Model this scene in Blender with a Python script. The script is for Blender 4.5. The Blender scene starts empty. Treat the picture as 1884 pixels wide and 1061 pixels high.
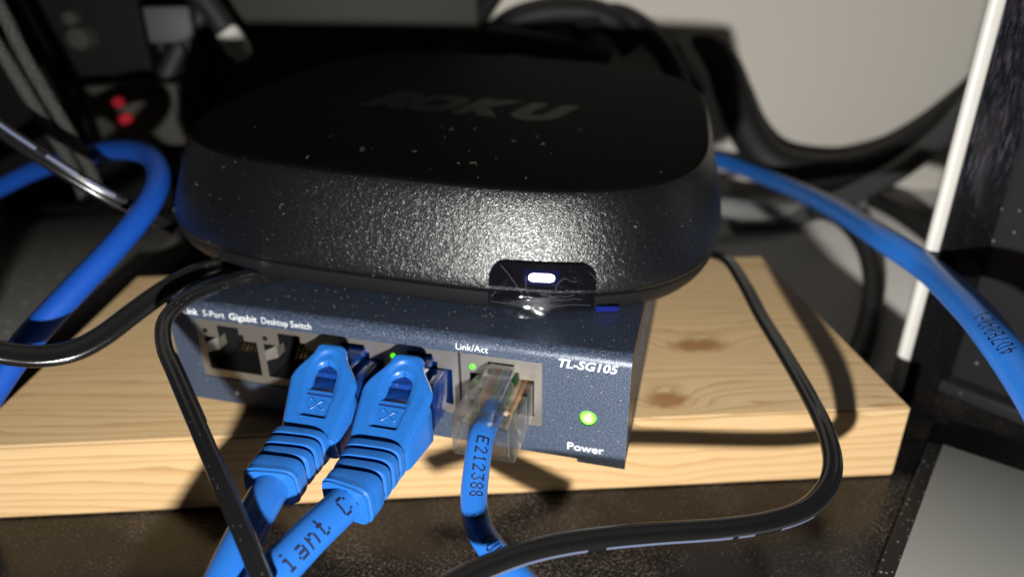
import bpy, bmesh, math, random
from mathutils import Vector, Matrix
random.seed(7)
S = 0.001                                   # everything below is written in millimetres
sc = bpy.context.scene
COL = sc.collection

# ------------------------------------------------------------------ camera
CAM = Vector((-95.13, -123.951, 90.755))
RV = Vector((0.438, -0.053, -0.024)); FPX = 1281.391
_Rw = Matrix.Rotation(RV.length, 3, RV.normalized())
RCAM = _Rw @ Matrix(((1, 0, 0), (0, 0, -1), (0, 1, 0)))     # rows: right, down, forward
cd = bpy.data.cameras.new("camera"); cam = bpy.data.objects.new("camera", cd); COL.objects.link(cam)
right, down, fwd = RCAM[0], RCAM[1], RCAM[2]
m = Matrix((( right.x, -down.x, -fwd.x, CAM.x*S), (right.y, -down.y, -fwd.y, CAM.y*S), (right.z, -down.z, -fwd.z, CAM.z*S), (0, 0, 0, 1)))
cam.matrix_world = m
cd.sensor_width = 36; cd.lens = FPX/1884*36
cd.clip_start = 0.002; cd.clip_end = 20
cd.dof.use_dof = True; cd.dof.focus_distance = 0.119; cd.dof.aperture_fstop = cd.lens/2.2
sc.camera = cam

# ------------------------------------------------------------------ world, lamp, exposure
w = bpy.data.worlds.new("World"); sc.world = w; w.use_nodes = True
w.node_tree.nodes["Background"].inputs[0].default_value = (0.9, 0.95, 1, 1)
w.node_tree.nodes["Background"].inputs[1].default_value = 0.004
LIGHT = Vector((-103, -134, 41))            # the small lamp of the phone, a little below and left of its lens
ld = bpy.data.lights.new("phone_flash", 'POINT'); lo = bpy.data.objects.new("phone_flash", ld); COL.objects.link(lo)
lo.location = LIGHT*S
ld.energy = 1.0; ld.shadow_soft_size = 0.0022; ld.color = (1, 0.98, 0.945)
ld.use_nodes = True                          # a small bundled LED: its beam is softened close up
ln = ld.node_tree.nodes; fo = ln.new("ShaderNodeLightFalloff"); fo.inputs["Strength"].default_value = 3.1; fo.inputs["Smooth"].default_value = .02
ld.node_tree.links.new(fo.outputs["Quadratic"], ln["Emission"].inputs["Strength"])
sc.view_settings.view_transform = 'Standard'; sc.view_settings.look = 'None'
sc.view_settings.exposure = 0.0; sc.view_settings.gamma = 1.0
sc.render.film_transparent = False
try:
    sc.cycles.caustics_refractive = True; sc.cycles.blur_glossy = 0.5; sc.cycles.max_bounces = 14; sc.cycles.transparent_max_bounces = 24
    sc.cycles.sample_clamp_indirect = 4.0
except Exception: pass

# ------------------------------------------------------------------ helpers: points
def pd(u, v, d):                            # point seen at (u, v) of the 1884 px photograph, d mm deep
    return CAM + right*((u-942)/FPX*d) + down*((v-530.5)/FPX*d) + fwd*d
def pz(u, v, z):
    r = right*((u-942)/FPX) + down*((v-530.5)/FPX) + fwd
    return CAM + r*((z-CAM.z)/r.z)
def py(u, v, y):
    r = right*((u-942)/FPX) + down*((v-530.5)/FPX) + fwd
    return CAM + r*((y-CAM.y)/r.y)
class Frame:
    def __init__(s, o, rot): s.o = Vector(o); s.r = rot
    def w(s, x, y, z): return s.o + s.r @ Vector((x, y, z))
    def mat(s): return Matrix.Translation(s.o*S) @ s.r.to_4x4()
ID = Frame((0, 0, 0), Matrix.Identity(3))

# ------------------------------------------------------------------ helpers: materials
def mat(name, col, rough=.5, metal=0, spec=.5, bump=None, emit=None, coat=0, trans=0, build=None, dr=0):
    M = bpy.data.materials.new(name); M.use_nodes = True
    nt = M.node_tree; b = nt.nodes["Principled BSDF"]
    b.inputs["Base Color"].default_value = (*col, 1); b.inputs["Roughness"].default_value = rough
    b.inputs["Metallic"].default_value = metal; b.inputs["Specular IOR Level"].default_value = spec
    b.inputs["Coat Weight"].default_value = coat
    if "Diffuse Roughness" in b.inputs: b.inputs["Diffuse Roughness"].default_value = dr
    if emit: b.inputs["Emission Color"].default_value = (*emit[0], 1); b.inputs["Emission Strength"].default_value = emit[1]
    if bump: add_bump(nt, b, *bump)
    if build: build(nt, b)
    return M
def N(nt, t, **kw):
    n = nt.nodes.new(t)
    for k, v in kw.items():
        if k in n.inputs: n.inputs[k].default_value = v
        else: setattr(n, k, v)
    return n
def coords(nt, scale=(1, 1, 1), rot=(0, 0, 0)):
    tc = N(nt, "ShaderNodeTexCoord"); mp = N(nt, "ShaderNodeMapping")
    mp.inputs["Scale"].default_value = [1000*s for s in scale]; mp.inputs["Rotation"].default_value = rot
    nt.links.new(tc.outputs["Object"], mp.inputs["Vector"]); return mp.outputs["Vector"]     # in mm
def math_(nt, op, a, b=None, c=None):
    n = N(nt, "ShaderNodeMath", operation=op)
    for i, x in enumerate((a, b, c)):
        if x is None: continue
        if isinstance(x, (int, float)): n.inputs[i].default_value = x
        else: nt.links.new(x, n.inputs[i])
    return n.outputs[0]
def ramp(nt, fac, stops):
    r = N(nt, "ShaderNodeValToRGB"); e = r.color_ramp.elements
    while len(e) < len(stops): e.new(.5)
    for k, (p, c) in enumerate(stops): e[k].position = p; e[k].color = (*c, 1) if len(c) == 3 else c
    nt.links.new(fac, r.inputs[0]); return r.outputs[0]
def noise(nt, vec, scale, detail=3, rough=.5, dist=0):
    n = N(nt, "ShaderNodeTexNoise"); n.inputs["Scale"].default_value = scale; n.inputs["Detail"].default_value = detail
    n.inputs["Roughness"].default_value = rough; n.inputs["Distortion"].default_value = dist
    nt.links.new(vec, n.inputs["Vector"]); return n.outputs["Fac"]
def add_bump(nt, b, scale, dist, strength=1, kind="noise", detail=2):
    v = coords(nt)
    if kind == "noise": h = noise(nt, v, scale, detail)
    else:
        vo = N(nt, "ShaderNodeTexVoronoi", feature='SMOOTH_F1'); vo.inputs["Scale"].default_value = scale; vo.inputs["Smoothness"].default_value = .6
        n2 = noise(nt, v, scale*.35, 3)
        nt.links.new(v, vo.inputs["Vector"]); h = math_(nt, 'ADD', vo.outputs["Distance"], math_(nt, 'MULTIPLY', n2, 1.2))
    bp = N(nt, "ShaderNodeBump"); bp.inputs["Strength"].default_value = strength; bp.inputs["Distance"].default_value = dist*S
    nt.links.new(h, bp.inputs["Height"]); nt.links.new(bp.outputs[0], b.inputs["Normal"])
def mixc(nt, fac, a, b):
    n = N(nt, "ShaderNodeMix", data_type='RGBA')
    if isinstance(fac, (int, float)): n.inputs[0].default_value = fac
    else: nt.links.new(fac, n.inputs[0])
    for i, x in ((6, a), (7, b)):
        if isinstance(x, tuple): n.inputs[i].default_value = (*x, 1)
        else: nt.links.new(x, n.inputs[i])
    return n.outputs[2]
def voro(nt, vec, scale, out="Distance", rnd=1):
    vo = N(nt, "ShaderNodeTexVoronoi"); vo.inputs["Scale"].default_value = scale; vo.inputs["Randomness"].default_value = rnd
    nt.links.new(vec, vo.inputs["Vector"]); return vo.outputs[out]
def specks(nt, vec, scale, size, density_scale=.05, cut=.45):        # a mask of small dust grains
    d = voro(nt, vec, scale); cl = voro(nt, vec, scale, "Color")
    sep = N(nt, "ShaderNodeSeparateColor"); nt.links.new(cl, sep.inputs[0])
    a = math_(nt, 'LESS_THAN', d, math_(nt, 'MULTIPLY', sep.outputs[0], size))
    k = math_(nt, 'GREATER_THAN', math_(nt, 'ADD', noise(nt, vec, density_scale, 4), math_(nt, 'MULTIPLY', sep.outputs[1], .35)), cut)
    return math_(nt, 'MULTIPLY', a, k)

# ------------------------------------------------------------------ helpers: meshes
class MB:
    def __init__(s, frame=ID): s.v = []; s.f = []; s.fr = frame; s.mi = []
    def add(s, vs, fs, mi=0, frame=None):
        fr = frame or s.fr; k = len(s.v)
        s.v += [fr.w(*p) for p in vs]; s.f += [tuple(i+k for i in f) for f in fs]; s.mi += [mi]*len(fs)
    def box(s, a, b, mi=0, bev=0, frame=None, seg=2):
        bm = bmesh.new(); bmesh.ops.create_cube(bm, size=1)
        for q in bm.verts: q.co = Vector([a[i]+(b[i]-a[i])*(q.co[i]+.5) for i in range(3)])
        if bev: bmesh.ops.bevel(bm, geom=bm.edges[:], offset=bev, segments=seg, affect='EDGES', profile=.5)
        s.bm(bm, mi, frame)
    def bm(s, bm, mi=0, frame=None):
        bm.verts.ensure_lookup_table(); bm.verts.index_update()
        s.add([tuple(q.co) for q in bm.verts], [[q.index for q in f.verts] for f in bm.faces], mi, frame); bm.free()
    def loft(s, rings, mi=0, caps=(True, True), frame=None, closed=True):
        n = len(rings[0]); vs = [p for r in rings for p in r]; fs = []
        for i in range(len(rings)-1):
            for j in range(n if closed else n-1):
                k = (j+1) % n; fs.append((i*n+j, i*n+k, (i+1)*n+k, (i+1)*n+j))
        if caps[0]: fs.append(tuple(range(n-1, -1, -1)))
        if caps[1]: fs.append(tuple((len(rings)-1)*n+j for j in range(n)))
        s.add(vs, fs, mi, frame)
    def grid(s, rows, mi=0, frame=None): s.loft(rows, mi, (False, False), frame, closed=False)
    def build(s, name, mats, parent=None, smooth=True, angle=40, origin=None):
        me = bpy.data.meshes.new(name)
        if parent is not None: inv = parent["_fr"].inverted(); vs = [inv @ (p*S) for p in s.v]
        else:
            o = Vector(origin) if origin is not None else Vector((0, 0, 0)); vs = [(p-o)*S for p in s.v]
        me.from_pydata([tuple(p) for p in vs], [], s.f); me.validate()
        for q in (mats if isinstance(mats, (list, tuple)) else [mats]): me.materials.append(q)
        for i, p in enumerate(me.polygons):
            if i < len(s.mi): p.material_index = s.mi[i]
        bm = bmesh.new(); bm.from_mesh(me)
        bmesh.ops.recalc_face_normals(bm, faces=bm.faces[:]); bm.to_mesh(me); bm.free()
        if smooth:
            me.polygons.foreach_set("use_smooth", [True]*len(me.polygons))
            me.set_sharp_from_angle(angle=math.radians(angle))
        ob = bpy.data.objects.new(name, me); COL.objects.link(ob)
        if parent is not None: ob.parent = ROOT[parent["_id"]]; 
        elif origin is not None: ob.location = Vector(origin)*S
        return Part(ob, parent["_fr"] if parent is not None else ob.matrix_basis.copy())
ROOT = {}
class Part(dict):                            # an object with the frame its children are written in
    def __init__(s, ob, fr): s["_id"] = ob.name; s["_fr"] = fr; ROOT[ob.name] = ob; s.ob = ob
def tag(p, label=None, cat=None, group=None, kind=None):
    o = p.ob
    if label: o["label"] = label
    if cat: o["category"] = cat
    if group: o["group"] = group
    if kind: o["kind"] = kind
    return p
def thing(name, frame, label, cat, group=None):
    o = bpy.data.objects.new(name, None); COL.objects.link(o); o.empty_display_size = .01
    o.matrix_world = frame.mat(); return tag(Part(o, frame.mat()), label, cat, group)

def smooth_path(pts, n=10):                  # centripetal-ish Catmull-Rom, evenly resampled
    P = [Vector(p) for p in pts]; P = [P[0]*2-P[1]] + P + [P[-1]*2-P[-2]]; out = []
    for i in range(1, len(P)-2):
        a, b, c, d = P[i-1:i+3]
        for k in range(n):
            t = k/n; out.append(.5*((2*b)+(c-a)*t+(2*a-5*b+4*c-d)*t*t+(3*b-a-3*c+d)*t**3))
    out.append(P[-2]); return resample(out, max(8, len(out)))
def lens_of(p):
    L = [0]
    for i in range(1, len(p)): L.append(L[-1]+(p[i]-p[i-1]).length)
    return L
def resample(p, n):
    L = lens_of(p); out = []; j = 0
    for i in range(n):
        t = L[-1]*i/(n-1)
        while j < len(L)-2 and L[j+1] < t: j += 1
        out.append(p[j].lerp(p[j+1], (t-L[j])/max(1e-9, L[j+1]-L[j])))
    return out
def frames(path, ref):                       # (tangent, normal toward ref-ish, side) along the path
    out = []
    for i, p in enumerate(path):
        t = (path[min(i+1, len(path)-1)]-path[max(i-1, 0)]).normalized()
        r = ref(p) if callable(ref) else Vector(ref)
        n = (r - t*r.dot(t)).normalized(); out.append((t, n, t.cross(n)))
    return out
def circ(r, n=14): return [(r*math.cos(2*math.pi*k/n), r*math.sin(2*math.pi*k/n)) for k in range(n)]
def peanut(r, sep, n=10):                    # two round strands side by side with a web
    a = [(sep+r*math.cos(t), r*math.sin(t)) for t in [math.radians(-125+250*k/n) for k in range(n+1)]]
    return a + [(-x, -y) for x, y in a]
def sweep(mb, path, prof, ref, mi=0, radf=None, caps=(True, True)):
    F = frames(path, ref); rings = []
    for i, (p, (t, n, b)) in enumerate(zip(path, F)):
        k = radf(i/(len(path)-1)) if radf else 1
        rings.append([tuple(p + b*(x*k) + n*(y*k)) for x, y in prof])
    mb.loft(rings, mi, caps, ID)
TOCAM = lambda p: (CAM-p)
def cable(name, pts, r, material, label, cat="cable", group=None, prof=None, ref=TOCAM, n=8, sides=14):
    path = smooth_path(pts, n); mb = MB(); sweep(mb, path, prof or circ(r, sides), ref)
    o = mb.build(name, material, origin=path[len(path)//2]); 
    o["_fr"] = Matrix.Translation(path[len(path)//2]*S)
    tag(o, label, cat, group); o.path = path; return o

# flat lettering taken from the built-in font, as mesh triangles in mm (x right, y up)
_tc = {}
def text_tris(txt, height, shear=0, bold=0, width=1, cuts=False):
    cu = bpy.data.curves.new("t", 'FONT'); cu.body = txt; cu.size = 1; cu.shear = shear; cu.resolution_u = 3; cu.offset = bold
    o = bpy.data.objects.new("t", cu); COL.objects.link(o)
    dg = bpy.context.evaluated_depsgraph_get(); me = bpy.data.meshes.new_from_object(o.evaluated_get(dg))
    bpy.data.objects.remove(o); bpy.data.curves.remove(cu)
    vs = [(v.co.x, v.co.y) for v in me.vertices]; fs = [tuple(p.vertices) for p in me.polygons]; bpy.data.meshes.remove(me)
    k = height/.70
    bm = bmesh.new(); q = [bm.verts.new((x*k*width, y*k, 0)) for x, y in vs]
    for f in fs: bm.faces.new([q[i] for i in f])
    if cuts:
        for c in range(-3, 12): bmesh.ops.bisect_plane(bm, geom=bm.verts[:]+bm.edges[:]+bm.faces[:], plane_co=(0, height*(c+.5)/8, 0), plane_no=(0, 1, 0))
    bm.verts.index_update(); vs = [(v.co.x, v.co.y) for v in bm.verts]; fs = [tuple(v.index for v in f.verts) for f in bm.faces]; bm.free()
    return vs, fs
def fit_w(vs, x0, x1):
    a = min(v[0] for v in vs); b = max(v[0] for v in vs); return [(x0+(v[0]-a)/(b-a)*(x1-x0), v[1]) for v in vs]

# 5x7 dot glyphs, the way cable printers write
DOT = {'i': "00100 00000 01100 00100 00100 00100 01110", 'a': "00000 00000 01110 00001 01111 10001 01111", 'n': "00000 00000 10110 11001 10001 10001 10001",
 't': "01000 01000 11100 01000 01000 01001 00110", 'C': "01110 10001 10000 10000 10000 10001 01110", 'l': "01100 00100 00100 00100 00100 00100 01110",
 'E': "11111 10000 10000 11110 10000 10000 11111", '2': "01110 10001 00001 00010 00100 01000 11111", '1': "00100 01100 00100 00100 00100 00100 01110",
 '3': "11111 00010 00100 00010 00001 10001 01110", '8': "01110 10001 10001 01110 10001 10001 01110", 'J': "00111 00010 00010 00010 00010 10010 01100",
 '(': "00010 00100 01000 01000 01000 00100 00010", 'U': "10001 10001 10001 10001 10001 10001 01110", 'L': "10000 10000 10000 10000 10000 10000 11111",
 '4': "00010 00110 01010 10010 11111 00010 00010", 'D': "11100 10010 10001 10001 10001 10010 11100", '7': "11111 00001 00010 00100 01000 01000 01000",
 'B': "11110 10001 10001 11110 10001 10001 11110", '0': "01110 10001 10011 10101 11001 10001 01110", '-': "00000 00000 00000 11111 00000 00000 00000",
 'K': "10001 10010 10100 11000 10100 10010 10001", 'A': "01110 10001 10001 11111 10001 10001 10001", ' ': "00000 00000 00000 00000 00000 00000 00000"}
def arc_at(path, u, v):                      # arc length where the cable passes the photograph's point (u, v)
    L = lens_of(path); best = (1e9, 0)
    for p, l in zip(path, L):
        q = p-CAM; z = q.dot(fwd)
        if z > 1:
            d = math.hypot(942+FPX*q.dot(right)/z-u, 530.5+FPX*q.dot(down)/z-v); best = min(best, (d, l))
    return best[1]
def dot_print(mb, path, rad, txt, s0, h, sgn, off=0.0, ref=TOCAM, dot=.62, step=None, gap=1.4):
    """dots on the skin of a cable; s0 = arc length (mm) of the first letter, sgn = reading direction along the path"""
    L = lens_of(path); F = frames(path, ref); p = h/6; x = 0
    adv = step or p*5*gap
    for ch in txt:
        rows = DOT[ch].split()
        for r, row in enumerate(rows):
            for c, bit in enumerate(row):
                if bit == '1':
                    sx = s0 + sgn*(x + c*p*(1.0 if not step else step/(7*p))); y = (3-r)*p + off
                    q = [(-.5, -.5), (.5, -.5), (.5, .5), (-.5, .5)]; vs = []
                    for a, b in q:
                        ss = max(0, min(L[-1]-1e-3, sx + a*p*dot*1.5*(step/(7*p) if step else 1))); i = max(k for k in range(len(L)) if L[k] <= ss); i = min(i, len(L)-2)
                        t = (ss-L[i])/max(1e-6, L[i+1]-L[i]); P = path[i].lerp(path[i+1], t)
                        tt = F[i][0].lerp(F[i+1][0], t); nn = F[i][1].lerp(F[i+1][1], t).normalized(); bb = tt.cross(nn).normalized()
                        ang = -(y+b*p*dot*1.5)/rad*sgn
                        vs.append(tuple(P + (nn*math.cos(ang) + bb*math.sin(ang))*(rad+.025)))
                    mb.add(vs, [(0, 1, 2, 3)], frame=ID)
        x += adv

# ------------------------------------------------------------------ materials
def wood_nodes(nt, b):
    v = coords(nt); sp = N(nt, "ShaderNodeSeparateXYZ"); nt.links.new(v, sp.inputs[0]); X, Y, Z = sp.outputs
    st = N(nt, "ShaderNodeMapping"); st.inputs["Scale"].default_value = (.12, 1, 1); nt.links.new(v, st.inputs[0])
    wob = noise(nt, st.outputs[0], .05, 3, .5)
    f = math_(nt, 'ADD', math_(nt, 'MULTIPLY', Y, .36), math_(nt, 'MULTIPLY', Z, .40))
    f = math_(nt, 'ADD', f, math_(nt, 'MULTIPLY', wob, 6.5)); f = math_(nt, 'ADD', f, math_(nt, 'MULTIPLY', noise(nt, st.outputs[0], .22, 3), 1.5)); f = math_(nt, 'ADD', f, math_(nt, 'MULTIPLY', X, .012))
    dark = None
    for kx, ky, ax, ay, amp in ((-39, 30.5, 8.5, 3.6, 2.2), (-53.5, 7.0, 6, 3.6, 2.0), (-150, 70, 12, 6, 2)):
        dx = math_(nt, 'MULTIPLY', math_(nt, 'SUBTRACT', X, kx), 1/ax); dy = math_(nt, 'MULTIPLY', math_(nt, 'SUBTRACT', Y, ky), 1/ay)
        d2 = math_(nt, 'ADD', math_(nt, 'MULTIPLY', dx, dx), math_(nt, 'MULTIPLY', dy, dy))
        g = math_(nt, 'EXPONENT', math_(nt, 'MULTIPLY', d2, -.45))
        f = math_(nt, 'ADD', f, math_(nt, 'MULTIPLY', g, amp*1.5))
        dk = math_(nt, 'DIVIDE', 1.0, math_(nt, 'ADD', 1.0, math_(nt, 'EXPONENT', math_(nt, 'MULTIPLY', math_(nt, 'ADD', math_(nt, 'SUBTRACT', d2, .45), math_(nt, 'MULTIPLY', math_(nt, 'SUBTRACT', noise(nt, v, .3, 4, .65), .5), 1.3)), 3.6)))); dark = dk if dark is None else math_(nt, 'ADD', dark, dk)
    fr = math_(nt, 'FRACT', f)
    ringc = ramp(nt, fr, [(0, (.62, .45, .245)), (.5, (.59, .415, .215)), (.78, (.50, .325, .145)), (.94, (.36, .20, .072)), (1, (.60, .43, .23))])
    ringc = mixc(nt, math_(nt, 'MULTIPLY', noise(nt, st.outputs[0], .11, 2), .62), ringc, (.60, .43, .23))
    st2 = N(nt, "ShaderNodeMapping"); st2.inputs["Scale"].default_value = (.06, 2.2, 2.2); nt.links.new(v, st2.inputs[0])
    fib = noise(nt, st2.outputs[0], 1.6, 4, .65)
    c = mixc(nt, math_(nt, 'MULTIPLY', math_(nt, 'SUBTRACT', fib, .35), .55), ringc, (.68, .53, .34))
    big = noise(nt, st.outputs[0], .03, 2)
    c = mixc(nt, math_(nt, 'MULTIPLY', math_(nt, 'SUBTRACT', big, .40), .9), c, (.50, .29, .11))
    dn = math_(nt, 'MULTIPLY', dark, math_(nt, 'ADD', math_(nt, 'MULTIPLY', noise(nt, v, .35, 4), 1.1), .25))
    c = mixc(nt, math_(nt, 'MINIMUM', math_(nt, 'MULTIPLY', dn, 1.6), .8), c, (.27, .115, .035))
    nt.links.new(c, b.inputs["Base Color"])
    h = math_(nt, 'ADD', math_(nt, 'MULTIPLY', fib, .7), math_(nt, 'MULTIPLY', fr, .25))
    bp = N(nt, "ShaderNodeBump"); bp.inputs["Strength"].default_value = .55; bp.inputs["Distance"].default_value = .12*S
    nt.links.new(h, bp.inputs["Height"]); nt.links.new(bp.outputs[0], b.inputs["Normal"])
def table_nodes(nt, b):
    v = coords(nt)
    fz = ramp(nt, noise(nt, v, 1.5, 5, .72, .4), [(.50, (0, 0, 0)), (.68, (1, 1, 1))])
    zone = ramp(nt, noise(nt, v, .028, 4, .6), [(.44, (0, 0, 0)), (.66, (1, 1, 1))])
    s1 = math_(nt, 'MULTIPLY', fz, zone); s2 = specks(nt, v, 2.4, .24, .05, .66)
    mk = math_(nt, 'MINIMUM', math_(nt, 'ADD', math_(nt, 'MULTIPLY', s1, .75), math_(nt, 'MULTIPLY', s2, .8)), 1)
    c = mixc(nt, zone, (.008, .007, .007), (.022, .019, .016)); c = mixc(nt, mk, c, (.30, .255, .21))
    nt.links.new(c, b.inputs["Base Color"])
    r = math_(nt, 'ADD', math_(nt, 'MULTIPLY', mk, .5), math_(nt, 'ADD', math_(nt, 'MULTIPLY', noise(nt, v, .12, 4), .2), .10)); nt.links.new(r, b.inputs["Roughness"])
    bp = N(nt, "ShaderNodeBump"); bp.inputs["Strength"].default_value = .35; bp.inputs["Distance"].default_value = .15*S
    nt.links.new(math_(nt, 'ADD', math_(nt, 'MULTIPLY', mk, 1.0), math_(nt, 'MULTIPLY', noise(nt, v, 1.4, 3), .25)), bp.inputs["Height"]); nt.links.new(bp.outputs[0], b.inputs["Normal"])
def dusty(col, dust=(.35, .33, .31), scale=1.6, size=.25, cut=.55, bumps=None, rough=.5):
    def f(nt, b):
        v = coords(nt); mk = specks(nt, v, scale, size, .05, cut)
        nt.links.new(mixc(nt, mk, col, dust), b.inputs["Base Color"])
        if bumps: add_bump(nt, b, *bumps)
    return f
def navy_nodes(nt, b):
    v = coords(nt)
    fl = noise(nt, v, 4.6, 2, .6)
    c = mixc(nt, ramp(nt, fl, [(.46, (0, 0, 0)), (.66, (1, 1, 1))]), (.016, .030, .066), (.19, .235, .32))
    mk = specks(nt, v, 1.1, .16, .05, .62)
    c = mixc(nt, mk, c, (.4, .4, .42)); nt.links.new(c, b.inputs["Base Color"])
    bp = N(nt, "ShaderNodeBump"); bp.inputs["Strength"].default_value = .9; bp.inputs["Distance"].default_value = .05*S
    nt.links.new(noise(nt, v, 4.6, 2, .6), bp.inputs["Height"]); nt.links.new(bp.outputs[0], b.inputs["Normal"])
def roku_nodes(nt, b, k=1.0):
    v = coords(nt); mk = specks(nt, v, .55, .10, .05, .62); mk2 = specks(nt, v, 1.3, .10, .04, .60)
    c = mixc(nt, math_(nt, 'MINIMUM', math_(nt, 'ADD', mk, mk2), 1), (.005, .0052, .006), (.2, .2, .19)); nt.links.new(c, b.inputs["Base Color"])
    vo = N(nt, "ShaderNodeTexVoronoi", feature='SMOOTH_F1'); vo.inputs["Scale"].default_value = 3.9; vo.inputs["Smoothness"].default_value = .5
    vd = N(nt, "ShaderNodeVectorMath", operation='ADD'); nn = N(nt, "ShaderNodeTexNoise"); nn.inputs["Scale"].default_value = 1.0; nn.inputs["Detail"].default_value = 2
    nt.links.new(v, nn.inputs["Vector"]); nt.links.new(v, vd.inputs[0]); nt.links.new(nn.outputs["Color"], vd.inputs[1]); nt.links.new(vd.outputs[0], vo.inputs["Vector"])
    h = math_(nt, 'ADD', vo.outputs["Distance"], math_(nt, 'MULTIPLY', noise(nt, v, 3.2, 2), .5))
    bp = N(nt, "ShaderNodeBump"); bp.inputs["Strength"].default_value = .9*k; bp.inputs["Distance"].default_value = .07*S
    nt.links.new(h, bp.inputs["Height"]); nt.links.new(bp.outputs[0], b.inputs["Normal"])
def scratch_nodes(nt, b):
    v = coords(nt, (6.0, 6.0, .10), (0.0, .16, 0))
    s = ramp(nt, noise(nt, v, 1.3, 3, .75), [(.56, (0, 0, 0)), (.66, (1, 1, 1))])
    w_ = coords(nt); zone = N(nt, "ShaderNodeSeparateXYZ"); nt.links.new(w_, zone.inputs[0])
    z = ramp(nt, math_(nt, 'MULTIPLY', zone.outputs[2], .01), [(.50, (0, 0, 0)), (.66, (1, 1, 1))])
    mk = math_(nt, 'MULTIPLY', s, z)
    hue = N(nt, "ShaderNodeHueSaturation"); hue.inputs["Color"].default_value = (.38, .34, .52, 1)  # rainbow glint of the scratches, painted into their colour
    nt.links.new(noise(nt, coords(nt, (3, 3, .4)), .9, 2), hue.inputs["Hue"]); 
    dk = specks(nt, w_, 1.6, .2, .05, .66)
    c = mixc(nt, math_(nt, 'MULTIPLY', mk, .6), (.008, .008, .009), hue.outputs[0]); c = mixc(nt, math_(nt, 'MULTIPLY', dk, .5), c, (.2, .2, .2))
    nt.links.new(c, b.inputs["Base Color"])
    nt.links.new(math_(nt, 'ADD', .09, math_(nt, 'MULTIPLY', mk, .3)), b.inputs["Roughness"])
M_wood = mat("pine", (.6, .4, .18), .55, spec=.3, build=wood_nodes, dr=1.0)
M_table = mat("black_laminate", (.01, .01, .01), .2, build=table_nodes)
M_wall = mat("wall_paint", (.80, .765, .70), .8, spec=.2, bump=(.4, .3, .3), dr=1)
M_desk = mat("grey_desk_laminate", (.80, .775, .72), .6, spec=.3, bump=(.6, .1, .3), dr=1)
M_navy = mat("navy_powder_coat", (.05, .08, .14), .38, metal=.15, spec=.8, build=navy_nodes)
M_white = mat("white_print", (.85, .87, .9), .5)
M_cage = mat("tinned_steel", (.60, .56, .50), .33, metal=.86, bump=(.25, .25, .35))
M_sock = mat("black_socket_plastic", (.012, .012, .013), .45)
M_gold = mat("gold_contact", (.9, .62, .25), .25, metal=1)
M_dark = mat("dark_hole", (.004, .004, .004), .6)
M_green = mat("green_link_light", (.05, .5, .02), .3, emit=((.12, 1, .02), 1.1))
def led_nodes(nt, b):
    v = coords(nt); ln_ = N(nt, "ShaderNodeVectorMath", operation='LENGTH')
    sb = N(nt, "ShaderNodeVectorMath", operation='SUBTRACT'); sb.inputs[1].default_value = (92.2, .3, 10.6); nt.links.new(v, sb.inputs[0]); nt.links.new(sb.outputs[0], ln_.inputs[0])
    e = ramp(nt, math_(nt, 'MULTIPLY', ln_.outputs["Value"], .5), [(.30, (1, 1, .75)), (.55, (.55, 1, .12)), (.8, (.08, .85, .01))])
    nt.links.new(e, b.inputs["Emission Color"]); b.inputs["Emission Strength"].default_value = 1.15
M_pled = mat("green_power_light", (.1, .5, .05), .3, build=led_nodes)
M_roku = mat("black_grained_plastic", (.01, .01, .01), .31, spec=.95, build=roku_nodes)
M_rtop = mat("black_matt_top", (.004, .004, .004), .75, spec=.05, build=lambda nt, b: roku_nodes(nt, b, .03))
M_base = mat("black_base_plastic", (.010, .010, .011), .42, bump=(1.5, .05, .4))
M_gloss = mat("gloss_black", (.004, .004, .006), .07, spec=.5)
M_emb = mat("gloss_lettering", (.005, .005, .0048), .5, spec=.09)
M_pill = mat("white_status_light", (.8, .8, 1), .4, emit=((.80, .84, 1), 3.2))
M_halo = mat("blue_painted_glow", (.004, .005, .02), .07, spec=.5, emit=((.015, .02, .4), .045))  # painted glow round the status light, not a part of its own
M_tab = mat("blue_pull_tab", (.008, .016, .17), .35)
M_boot = mat("blue_soft_plastic", (.012, .125, .56), .36, spec=.5, build=dusty((.017, .140, .49), (.22, .36, .70), 2.4, .17, .68, (1.7, .035, .5)), dr=.4)
M_jack = mat("blue_cable_jacket", (.020, .145, .52), .33, bump=(.5, .05, .3), dr=.4)
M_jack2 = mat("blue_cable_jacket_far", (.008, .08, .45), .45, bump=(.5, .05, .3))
M_plugblue = mat("translucent_blue_plastic", (.008, .045, .24), .12, spec=.7, coat=.5)
M_ink = mat("black_ink", (.008, .010, .03), .6)
M_blk = mat("black_cable_rubber", (.014, .014, .015), .2, spec=.9, build=dusty((.010, .010, .011), (.2, .2, .2), 1.9, .2, .69, (1.2, .03, .2)))
M_blkg = mat("glossy_black_rubber", (.010, .010, .010), .17, spec=1.0,  bump=(1.2, .04, .3))
M_blkm = mat("black_cable_matte", (.016, .016, .016), .6)
M_braid = mat("braided_sleeve", (.045, .044, .040), .7, bump=(1.4, .5, 1, "voronoi"))
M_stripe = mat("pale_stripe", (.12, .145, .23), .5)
M_graycab = mat("grey_cable", (.085, .09, .09), .45)
M_ltgray = mat("light_grey_plastic", (.28, .29, .28), .4)
M_silver = mat("satin_white_trim", (.82, .80, .74), .38, bump=(1.5, .03, .3))
M_panel = mat("scratched_gloss_black", (.008, .008, .009), .1, build=scratch_nodes)
M_panel2 = mat("dusty_black", (.02, .02, .02), .35, build=dusty((.022, .022, .023), (.3, .3, .3), .35, .12, .55, (.5, .1, .5)))
M_graytop = mat("grey_lid", (.34, .34, .315), .55, spec=.3, bump=(2, .03, .3))
M_blackside = mat("black_box_side", (.012, .012, .012), .5, build=dusty((.010, .010, .010), (.25, .23, .2), .9, .3, .6))
M_grayplas = mat("grey_adapter", (.075, .08, .088), .6)
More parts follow.
